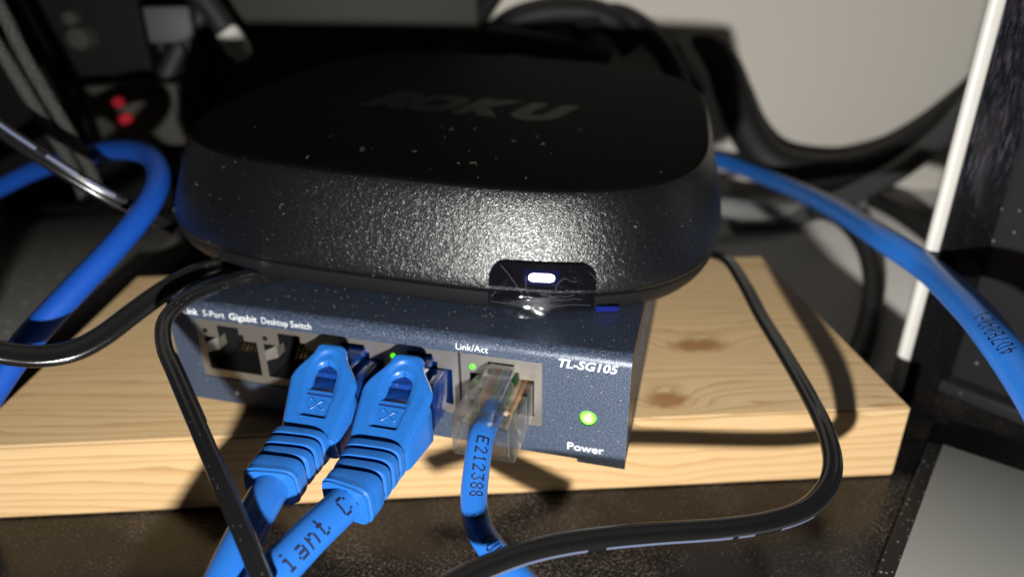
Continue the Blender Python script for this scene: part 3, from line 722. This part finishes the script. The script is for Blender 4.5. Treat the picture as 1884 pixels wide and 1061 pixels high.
for ln_ in (((265, 185), (370, 300), (500, 470), (590, 590)), ((590, 600), (730, 603), (950, 596), (1100, 590), (1190, 572), (1290, 588)), ((965, 470), (970, 390), (1060, 310), (1130, 350), (1220, 350)), ((150, 668), (300, 674), (640, 682), (950, 680), (1110, 655), (1250, 655), (1400, 668)), ((130, 465), (400, 460), (700, 485), (900, 500), (1050, 490)), ((1045, 540), (1090, 552), (1190, 522)), ((1340, 230), (1400, 290), (1445, 350)), ((580, 300), (590, 420), (600, 500), (640, 560))):
    sweep(mb, smooth_path([MBF.w(*P2(*q)) for q in ln_], 6), circ(.032, 6), TOCAM)
mb.build("fold_line", mat("film_fold", (.09, .10, .12), .3, spec=.6), film)
mb = MB(MBF); rows = []
for j in range(7):
    z = -.75+1.75*j/6; d = math.sqrt(max(0, 1-((j-3)/3.0)**2)); rows.append([side_pt(43.1+(3.5+.8*d)*k/10, z, .6+.05*k) for k in range(11)])
mb.grid(rows); mb.build("pull_tab", M_tab, film)
vs, fs = text_tris("ROKU", 16, shear=.34, bold=.045)                 # raised gloss logo, wide and leaning
for word, xa_, xb_, hh in (("R", -27.8, -14, 15.5), ("O", -15.5, -.5, 15.2), ("K", -2.2, 14, 15.2), ("U", 13.2, 29.2, 15.2)):
    vs, fs = text_tris(word, hh, shear=.34, bold=.085); vs = fit_w(vs, xa_, xb_); mb = MB(MBF)
    tp = [(x, y-14, ztop(x, y-14)+.06) for x, y in vs]; mb.add(tp, fs); mb.build("lettering", M_emb, body, smooth=False)
# dust grains and fibres lying on the box: nobody could count them
mb = MB(MBF); rnd = random.Random(11)
def fibre(pts, r):
    P = [MBF.w(*p) for p in pts]; sweep(mb, smooth_path(P, 4), circ(r, 5), (0.1, .3, 1))
for k in range(85):
    if rnd.random() < .62:
        x = rnd.uniform(-56, 56); y = -rnd.uniform(.1, 1)**.5*59; 
        if (abs(x)**EXP+abs(y)**EXP)**(1/EXP) > 60: continue
        z = ztop(x, y); base = lambda dx, dy, h: (x+dx, y+dy, z+h)
    else:
        x = rnd.uniform(-62, 60); zz = rnd.uniform(4.5, 21); p = side_pt(x, zz, .05); base = (lambda p: (lambda dx, dy, h: (p[0]+dx, p[1]-h, p[2]+dy)))(p)
    if rnd.random() < .28:
        a = rnd.uniform(0, 6.28); l = rnd.uniform(.5, 1.6); c = rnd.uniform(-1, 1)
        fibre([base(0, 0, .05), base(l*.4*math.cos(a), l*.4*math.sin(a), .25), base(l*.8*math.cos(a+c), l*.8*math.sin(a+c), .3), base(l*math.cos(a+1.6*c), l*math.sin(a+1.6*c), .1)], .015)
    else:
        s_ = rnd.uniform(.02, .10)*rnd.uniform(.5, 1); q = [base(dx*s_*rnd.uniform(.6, 1.5), dy*s_*rnd.uniform(.6, 1.5), h*s_*1.4) for dx, dy, h in ((1, 0, .2), (-.6, .8, .2), (-.6, -.8, .2), (0, 0, 1.3))]
        mb.add(q, [(0, 1, 2), (0, 1, 3), (1, 2, 3), (2, 0, 3)])
tag(mb.build("dust", mat("pale_dust", (.45, .44, .42), .8), box, smooth=False), kind="stuff")
mb = MB(SWF)
for k in range(170):
    x = rnd.uniform(2, 98); y = rnd.uniform(1.5, 16); s_ = rnd.uniform(.025, .085); z = Ht
    mb.add([(x+dx*s_, y+dy*s_, z+h*s_) for dx, dy, h in ((1, 0, .1), (-.6, .8, .1), (-.6, -.8, .1), (0, 0, 1.5))], [(0, 1, 2), (0, 1, 3), (1, 2, 3), (2, 0, 3)])
tag(mb.build("dust", bpy.data.materials["pale_dust"], sw, smooth=False), kind="stuff")

# ================================================================== black cables round the boxes
PEA = peanut(1.25, 1.25)
def stripe(o, prof_pt, w_, segs, ref, name="pale_stripe"):
    path = o.path; L = lens_of(path); F = frames(path, ref); mb = MB(); T = L[-1]
    for a, b in segs:
        rows = []
        for i, (p, (t, n_, bb)) in enumerate(zip(path, F)):
            if a*T <= L[i] <= b*T: rows.append([tuple(p + bb*x + n_*y) for x, y in prof_pt])
        if len(rows) > 1: mb.grid(rows, frame=ID)
    return mb.build(name, M_stripe, o)
def arc(sep, r, d0, d1, n=5): return [(sep+r*math.cos(math.radians(d0+(d1-d0)*k/n)), r*math.sin(math.radians(d0+(d1-d0)*k/n))) for k in range(n+1)]
pts = [pd(1255, 430, 215), pd(1300, 463, 205), pd(1338, 478, 193), pd(1368, 520, 182), pd(1400, 580, 171), pd(1440, 645, 158), pd(1484, 720, 144), pd(1516, 785, 134), pd(1532, 845, 127), pd(1522, 895, 122), pd(1485, 934, 118.5), pd(1420, 958, 115), pd(1330, 972, 112), pd(1200, 981, 109), pd(1080, 993, 106), pd(980, 1012, 103), pd(900, 1040, 100), pd(830, 1075, 97), pd(760, 1120, 94)]
ref_r = lambda p: (CAM-p).normalized()*.55 + Vector((0, -.3, .75))
rc = cable("power_cable", pts, 1.4, M_blkg, "black twin lead with a pale broken stripe, looping over the right end of the board", prof=peanut(1.05, .72), ref=lambda p: Vector((.0, -.45, .9)), n=10)
RT = lens_of(rc.path)[-1]; SEG = [(arc_at(rc.path, *a)/RT, arc_at(rc.path, *b)/RT) for a, b in (((1480, 937), (1425, 958)), ((1380, 965), (1352, 970)), ((1335, 972), (1110, 990)), ((1080, 993), (880, 1048)))]
stripe(rc, arc(-.72, 1.08, 150, 182), 1, SEG, lambda p: Vector((.0, -.45, .9)))
pts = [pd(-60, 636, 126), pd(0, 648, 129), pd(70, 655, 132), pd(135, 645, 135), pd(190, 617, 138), pd(250, 572, 142), pd(310, 530, 146), pd(370, 500, 151), pd(430, 488, 158), pd(500, 484, 168)]
cable("power_cable", pts, 1.4, M_blkg, "glossy black twin lead running from under the media box to the left edge", prof=peanut(1.15, 1.1), ref=lambda p: (CAM-p).normalized()+Vector((0, 0, .5)), n=10)
pts = [pd(520, 512, 158), pd(460, 512, 150), pd(390, 530, 143), pd(335, 556, 137), pd(304, 590, 132), pd(302, 635, 127), pd(324, 690, 121), pd(356, 765, 114), pd(388, 840, 108), pd(420, 915, 103), pd(456, 1000, 98), pd(490, 1085, 94)]
lc = cable("thin_cable", pts, 1.3, M_blk, "thin black cable bending down across the left corner of the switch", ref=TOCAM, prof=peanut(.88, .55), n=10)
stripe(lc, arc(-.62, .98, 160, 215), 1, [(.44, .66)], TOCAM)
pts = [pd(-40, 208, 158), pd(0, 238, 160), pd(60, 278, 163), pd(130, 322, 167), pd(200, 362, 172), pd(262, 392, 178), pd(320, 420, 186)]
wc = cable("striped_cable", pts, 1.3, M_blk, "black cable with pale dashes, upper left, running behind the blue cable", prof=peanut(1.0, .9), n=10)
stripe(wc, arc(-.9, 1.03, 62, 108), 1, [(.05, .28), (.31, .47), (.50, .66), (.70, .84)], TOCAM)
for off, lab in ((0, "braided dark cable, upper strand of the pair at the top left"), (1, "braided dark cable, lower strand of the pair at the top left")):
    o = off; pts = [pd(-40-o*22, -60+o*52, 175), pd(8-o*18, 30+o*46, 180), pd(40-o*16, 95+o*36, 184), pd(80-o*18, 165+o*28, 189), pd(122-o*22, 235+o*16, 195), pd(165-o*30, 310, 204), pd(190-o*30, 380, 214)]
    cable("braided_cable", pts, 1.75, M_braid, lab, group="braided cables at the top left")

# ================================================================== blue cables left and right
pts = [pd(-90, 840, 132), pd(-20, 725, 138), pd(50, 628, 145), pd(130, 540, 152), pd(215, 450, 161), pd(272, 378, 170), pd(292, 325, 178), pd(276, 288, 186), pd(228, 275, 196), pd(175, 282, 206), pd(110, 298, 218), pd(55, 318, 226), pd(0, 345, 232), pd(-60, 372, 238)]
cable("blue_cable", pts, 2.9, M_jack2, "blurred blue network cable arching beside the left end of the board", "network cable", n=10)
pts = [pd(1290, 285, 345), pd(1360, 308, 330), pd(1450, 343, 292), pd(1530, 380, 240), pd(1620, 436, 192), pd(1710, 497, 172), pd(1785, 567, 146), pd(1838, 630, 130), pd(1884, 694, 121), pd(1928, 765, 113), pd(1970, 850, 106)]
bc = cable("blue_cable", pts, 3.4, M_jack, "blue network cable crossing in front of the white trimmed panel at the right", "network cable", n=12, sides=24)
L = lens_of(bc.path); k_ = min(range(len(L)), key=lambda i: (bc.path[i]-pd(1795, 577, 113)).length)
mb = MB(); dot_print(mb, bc.path, 3.4, "4D7B040-1", arc_at(bc.path, 1870, 674), 2.5, -1, off=-.3, dot=.6, step=1.62); mb.build("printed_text", M_ink, bc, smooth=False)
stripe(bc, arc(0, 3.43, 158, 178), 1, [((L[k_]-3)/L[-1], (L[k_]+16)/L[-1])], TOCAM, "painted_sheen")  # pale strip painted along the cable's edge as its sheen

# ================================================================== cables behind, right
pts = [pd(1850, 110, 318), pd(1790, 185, 320), pd(1735, 248, 322), pd(1660, 308, 322), pd(1580, 352, 320), pd(1500, 385, 316), pd(1430, 402, 312), pd(1350, 405, 308)]
cable("grey_cable", pts, 5.0, M_graycab, "thick grey cable curving down from behind the white trimmed panel", n=8)
pts = [pz(1490, 386, -6), pz(1545, 402, -9), pz(1588, 452, -13), pz(1606, 520, -15), pz(1598, 590, -16), pz(1578, 655, -16.3), pz(1545, 715, -16.3)]
cable("black_cable", pts, 3.2, M_blkm, "short black cable hooking forward over the grey desk right of the board", n=8)
pts = [pz(1290, 372, -4), pz(1360, 386, -8), pz(1440, 390, -12), pz(1520, 384, -14), pz(1580, 372, -14)]
cable("grey_connector_lead", pts, 4.4, M_ltgray, "light grey lead lying level right behind the media box", n=8)
pts = [pz(1570, 352, -12), pz(1640, 384, -14), pz(1700, 424, -15), pz(1770, 478, -15.5)]
cable("black_cable", pts, 3.6, M_blkm, "black cable slanting down behind the blue cable towards the white trim", n=6)
pts = [pd(1222, -60, 330), pd(1226, 0, 330), pd(1232, 60, 330), pd(1250, 110, 328), pd(1290, 170, 322)]
cable("black_cable", pts, 2.6, M_blkm, "thin black cable hanging down the wall behind the media box", n=6)

pts = [pd(1120, -10, 330), pd(1190, 35, 332), pd(1262, 66, 334), pd(1322, 112, 335), pd(1350, 175, 335), pd(1380, 250, 333), pd(1430, 302, 330), pd(1520, 318, 330), pd(1600, 305, 332), pd(1680, 265, 334), pd(1760, 205, 335), pd(1850, 120, 335)]
cable("black_cable", pts, 8.5, M_blkm, "thick black cable bundle drooping along the wall right of the media box", n=8)  # added dark tube, follows the edge of the box's wall shadow
for lab, r_, P_ in (("added black cable arching highest behind the left half of the media box", 5.5, ((380, 150, 300), (440, 70, 306), (540, 38, 310), (660, 48, 312), (760, 80, 312), (830, 130, 310))),
                    ("added black cable sagging low behind the middle of the media box", 6, ((600, 20, 316), (700, 72, 314), (800, 90, 312), (900, 72, 312), (1010, 85, 314), (1120, 110, 316))),
                    ("added black cable rising steeply just left of the dark cable hump", 4.5, ((800, 120, 300), (840, 70, 304), (880, 30, 308), (915, -20, 312), (950, -70, 316))),
                    ("added black cable curling over to the right of the dark cable hump", 5, ((1060, 60, 312), (1130, 30, 316), (1200, 70, 318), (1240, 130, 318), (1262, 200, 316))),
                    ("added black lead crossing the upper left from the metal tip downwards", 4.5, ((330, -40, 285), (370, 20, 286), (330, 90, 288), (300, 170, 290), (330, 250, 294)))):
    cable("black_cable", [pd(*q) for q in P_], r_, M_blkm, lab, n=8)  # cables added to hide the hard edge of the box's shadow

# ================================================================== clutter behind
pts = [pd(905, 110, 318), pd(925, 55, 316), pd(985, 28, 314), pd(1065, 22, 314), pd(1130, 45, 316), pd(1165, 90, 320)]
cable("cable_coil", pts, 6, M_blkm, "thick black cable hump standing up behind the media box", n=8)
for u, wd, lab in ((772, 10, "black upright post touching the top edge left of centre"), (890, 4, "narrow black rod leaning at the top behind the media box")):
    mb = MB(); a = pd(u, -80, 330); b = pd(u+(0 if wd > 5 else -35), 130, 322); sweep(mb, [a, a.lerp(b, .5), b], [(x*wd, y*5) for x, y in ((-1, -1), (1, -1), (1, 1), (-1, 1))], (0, -1, 0))
    tag(mb.build("black_post", M_black, origin=b), lab, "post")
cab = thing("equipment_box", Frame((-330, 222, -19.2), Matrix.Identity(3)), "large black equipment box added to darken the upper left behind the cables", "equipment box")
mb = MB(); mb.box((-470, 185, -19.1), (-228, 211, 190), bev=2); mb.build("casing", M_black, cab)  # black box put in so the upper left stays dark
ps = thing("power_strip", Frame(pz(270, 300, -19.2), Matrix.Rotation(.25, 3, 'Z')), "olive grey power block with two small red lights", "power strip")
fr = Frame(pd(250, 208, 276), Matrix.Rotation(.1, 3, 'Z'))
mb = MB(fr); mb.box((-18, 0, -14), (17, 14, 11), bev=2); mb.build("casing", M_olive, ps)
for (u, v_) in ((214, 190), (226, 222)):
    c = pd(u, v_, 271); mb = MB(Frame(c, Matrix.Identity(3))); mb.loft([[(r*math.cos(2*math.pi*k/14), y, r*math.sin(2*math.pi*k/14)) for k in range(14)] for r, y in ((1.9, 4.5), (1.9, .5), (1.4, -.2), (.4, -.6))]); mb.build("indicator_light", M_red, ps)
fr = Frame(pd(310, 45, 272), Matrix.Rotation(.15, 3, 'Z')); t = thing("adapter", fr, "small grey adapter block with a cable tail, upper left", "adapter")
mb = MB(fr); mb.box((-8.5, 0, -7), (8.5, 12, 6.5), bev=1.2); mb.build("casing", M_grayplas, t)
mb = MB(); sweep(mb, smooth_path([fr.w(5, 2, -6), fr.w(7, 2, -14), fr.w(4, 4, -26), fr.w(6, 8, -40)], 6), circ(3.4, 12), (0, -1, 0)); mb.build("cord", M_blkm, t)
fr = Frame(pd(430, 75, 268), Matrix.Rotation(-.5, 3, 'Y')); t = thing("metal_connector", fr, "bright rounded metal connector tip on a black lead, upper left", "connector")
mb = MB(fr); mb.loft([[(r*math.cos(2*math.pi*k/16), -1+r*.8*math.sin(2*math.pi*k/16), z) for k in range(16)] for r, z in ((1, -8), (3.6, -7), (4.8, -3), (4.8, 3), (3.6, 6))]); mb.build("tip", M_silver, t)  # white colour paints the glint of the shiny tip
mb = MB(); sweep(mb, smooth_path([fr.w(0, 0, 4), fr.w(0, 0, 16), fr.w(-3, 0, 34), fr.w(-4, 4, 60)], 6), circ(4.6, 12), (0, -1, 0)); mb.build("cord", M_blkm, t)
fr = Frame(pd(420, 125, 310), Matrix.Rotation(.5, 3, 'Z')); mb = MB(fr); mb.box((-10, 0, -40), (26, 20, 8), bev=1.5)
tag(mb.build("beige_box", M_beige, origin=fr.w(0, 10, -40)), "beige box corner showing behind the left of the media box", "box")
for (u, v_, r, lab) in ((125, 35, 3.4, "dim olive knob nearest the top left"), (140, 72, 5.0, "dim olive knob, larger, above the braided cables")):
    c = pd(u, v_, 276); mb = MB(Frame(c, Matrix.Identity(3))); mb.loft([[(q_*r*math.cos(2*math.pi*k/16), y, q_*r*math.sin(2*math.pi*k/16)) for k in range(16)] for q_, y in ((1, 12), (1, 2), (.8, .3), (.3, 0))])
    tag(mb.build("knob", M_olive, origin=c), lab, "knob")

mb = MB(Frame((-320, 140, -19.1), Matrix.Rotation(-.06, 3, 'Z'))); mb.box((-130, -86, 0), (102, 44, 11), bev=1.2)  # added case, a lighter tone where the table comes out too dark
tag(mb.build("flat_case", mat("dusty_grey_case", (.16, .155, .14), .6, build=dusty((.15, .145, .13), (.3, .3, .28), .3, .3, .5)), origin=(-320, 140, -19)), "dull grey flat case added to lighten the area behind the left end of the board", "equipment case")

mb = MB(); mb.box((-236, 196, -19.1), (-92, 204, 165), bev=1)  # added board, its dark colour stands in for shade on the wall
tag(mb.build("shade_board", M_back, origin=(-170, 200, -19)), "dull olive grey board added before the wall to darken it behind the media box", "board")

# ================================================================== panel with white trim, right
fr = Frame((15.2, 32.5, -19.2), Matrix.Rotation(0, 3, 'Z')); t = thing("media_cabinet", fr, "upright gloss black cabinet with a white trim edge at the right", "cabinet")
mb = MB(fr); mb.box((6.0, .9, .05), (19.4, 4.2, 165), bev=.4); mb.build("gloss_panel", M_panel, t)
mb = MB(fr); mb.box((2.7, 0, 0.1), (6.0, 2.6, 165), bev=1.0, seg=4); mb.build("white_trim", M_silver, t)
f2 = Frame(fr.w(19.6, 2, 0), Matrix.Rotation(-.95, 3, 'Z')); mb = MB(f2); mb.box((0, 0, 4.2), (90, 22, 165), bev=.6); mb.build("side_panel", M_panel2, t)
mb = MB(f2); mb.box((-1, -4, .05), (92, 24, 4.0), bev=.9); mb.build("base_ledge", M_panel2, t)

# ================================================================== grey topped box, lower right
a = pz(1735, 815, -12); e1 = (pz(1884, 865, -12)-a).normalized(); e2 = Vector((0, 0, 1)).cross(e1)
rt = Matrix((e1, e2, (0, 0, 1))).transposed(); fr = Frame(a-Vector((0, 0, 7.2)), rt)
t = thing("flat_box", fr, "flat black box with a plain grey lid, at the lower right corner", "box")
mb = MB(fr); mb.box((-3.0, -92, .05), (105, 1.0, 6.1), bev=.6); mb.build("casing", M_blackside, t)
mb = MB(fr); mb.box((0, -90, 6.15), (103, 0, 7.2), bev=.35); mb.build("lid", M_graytop, t)
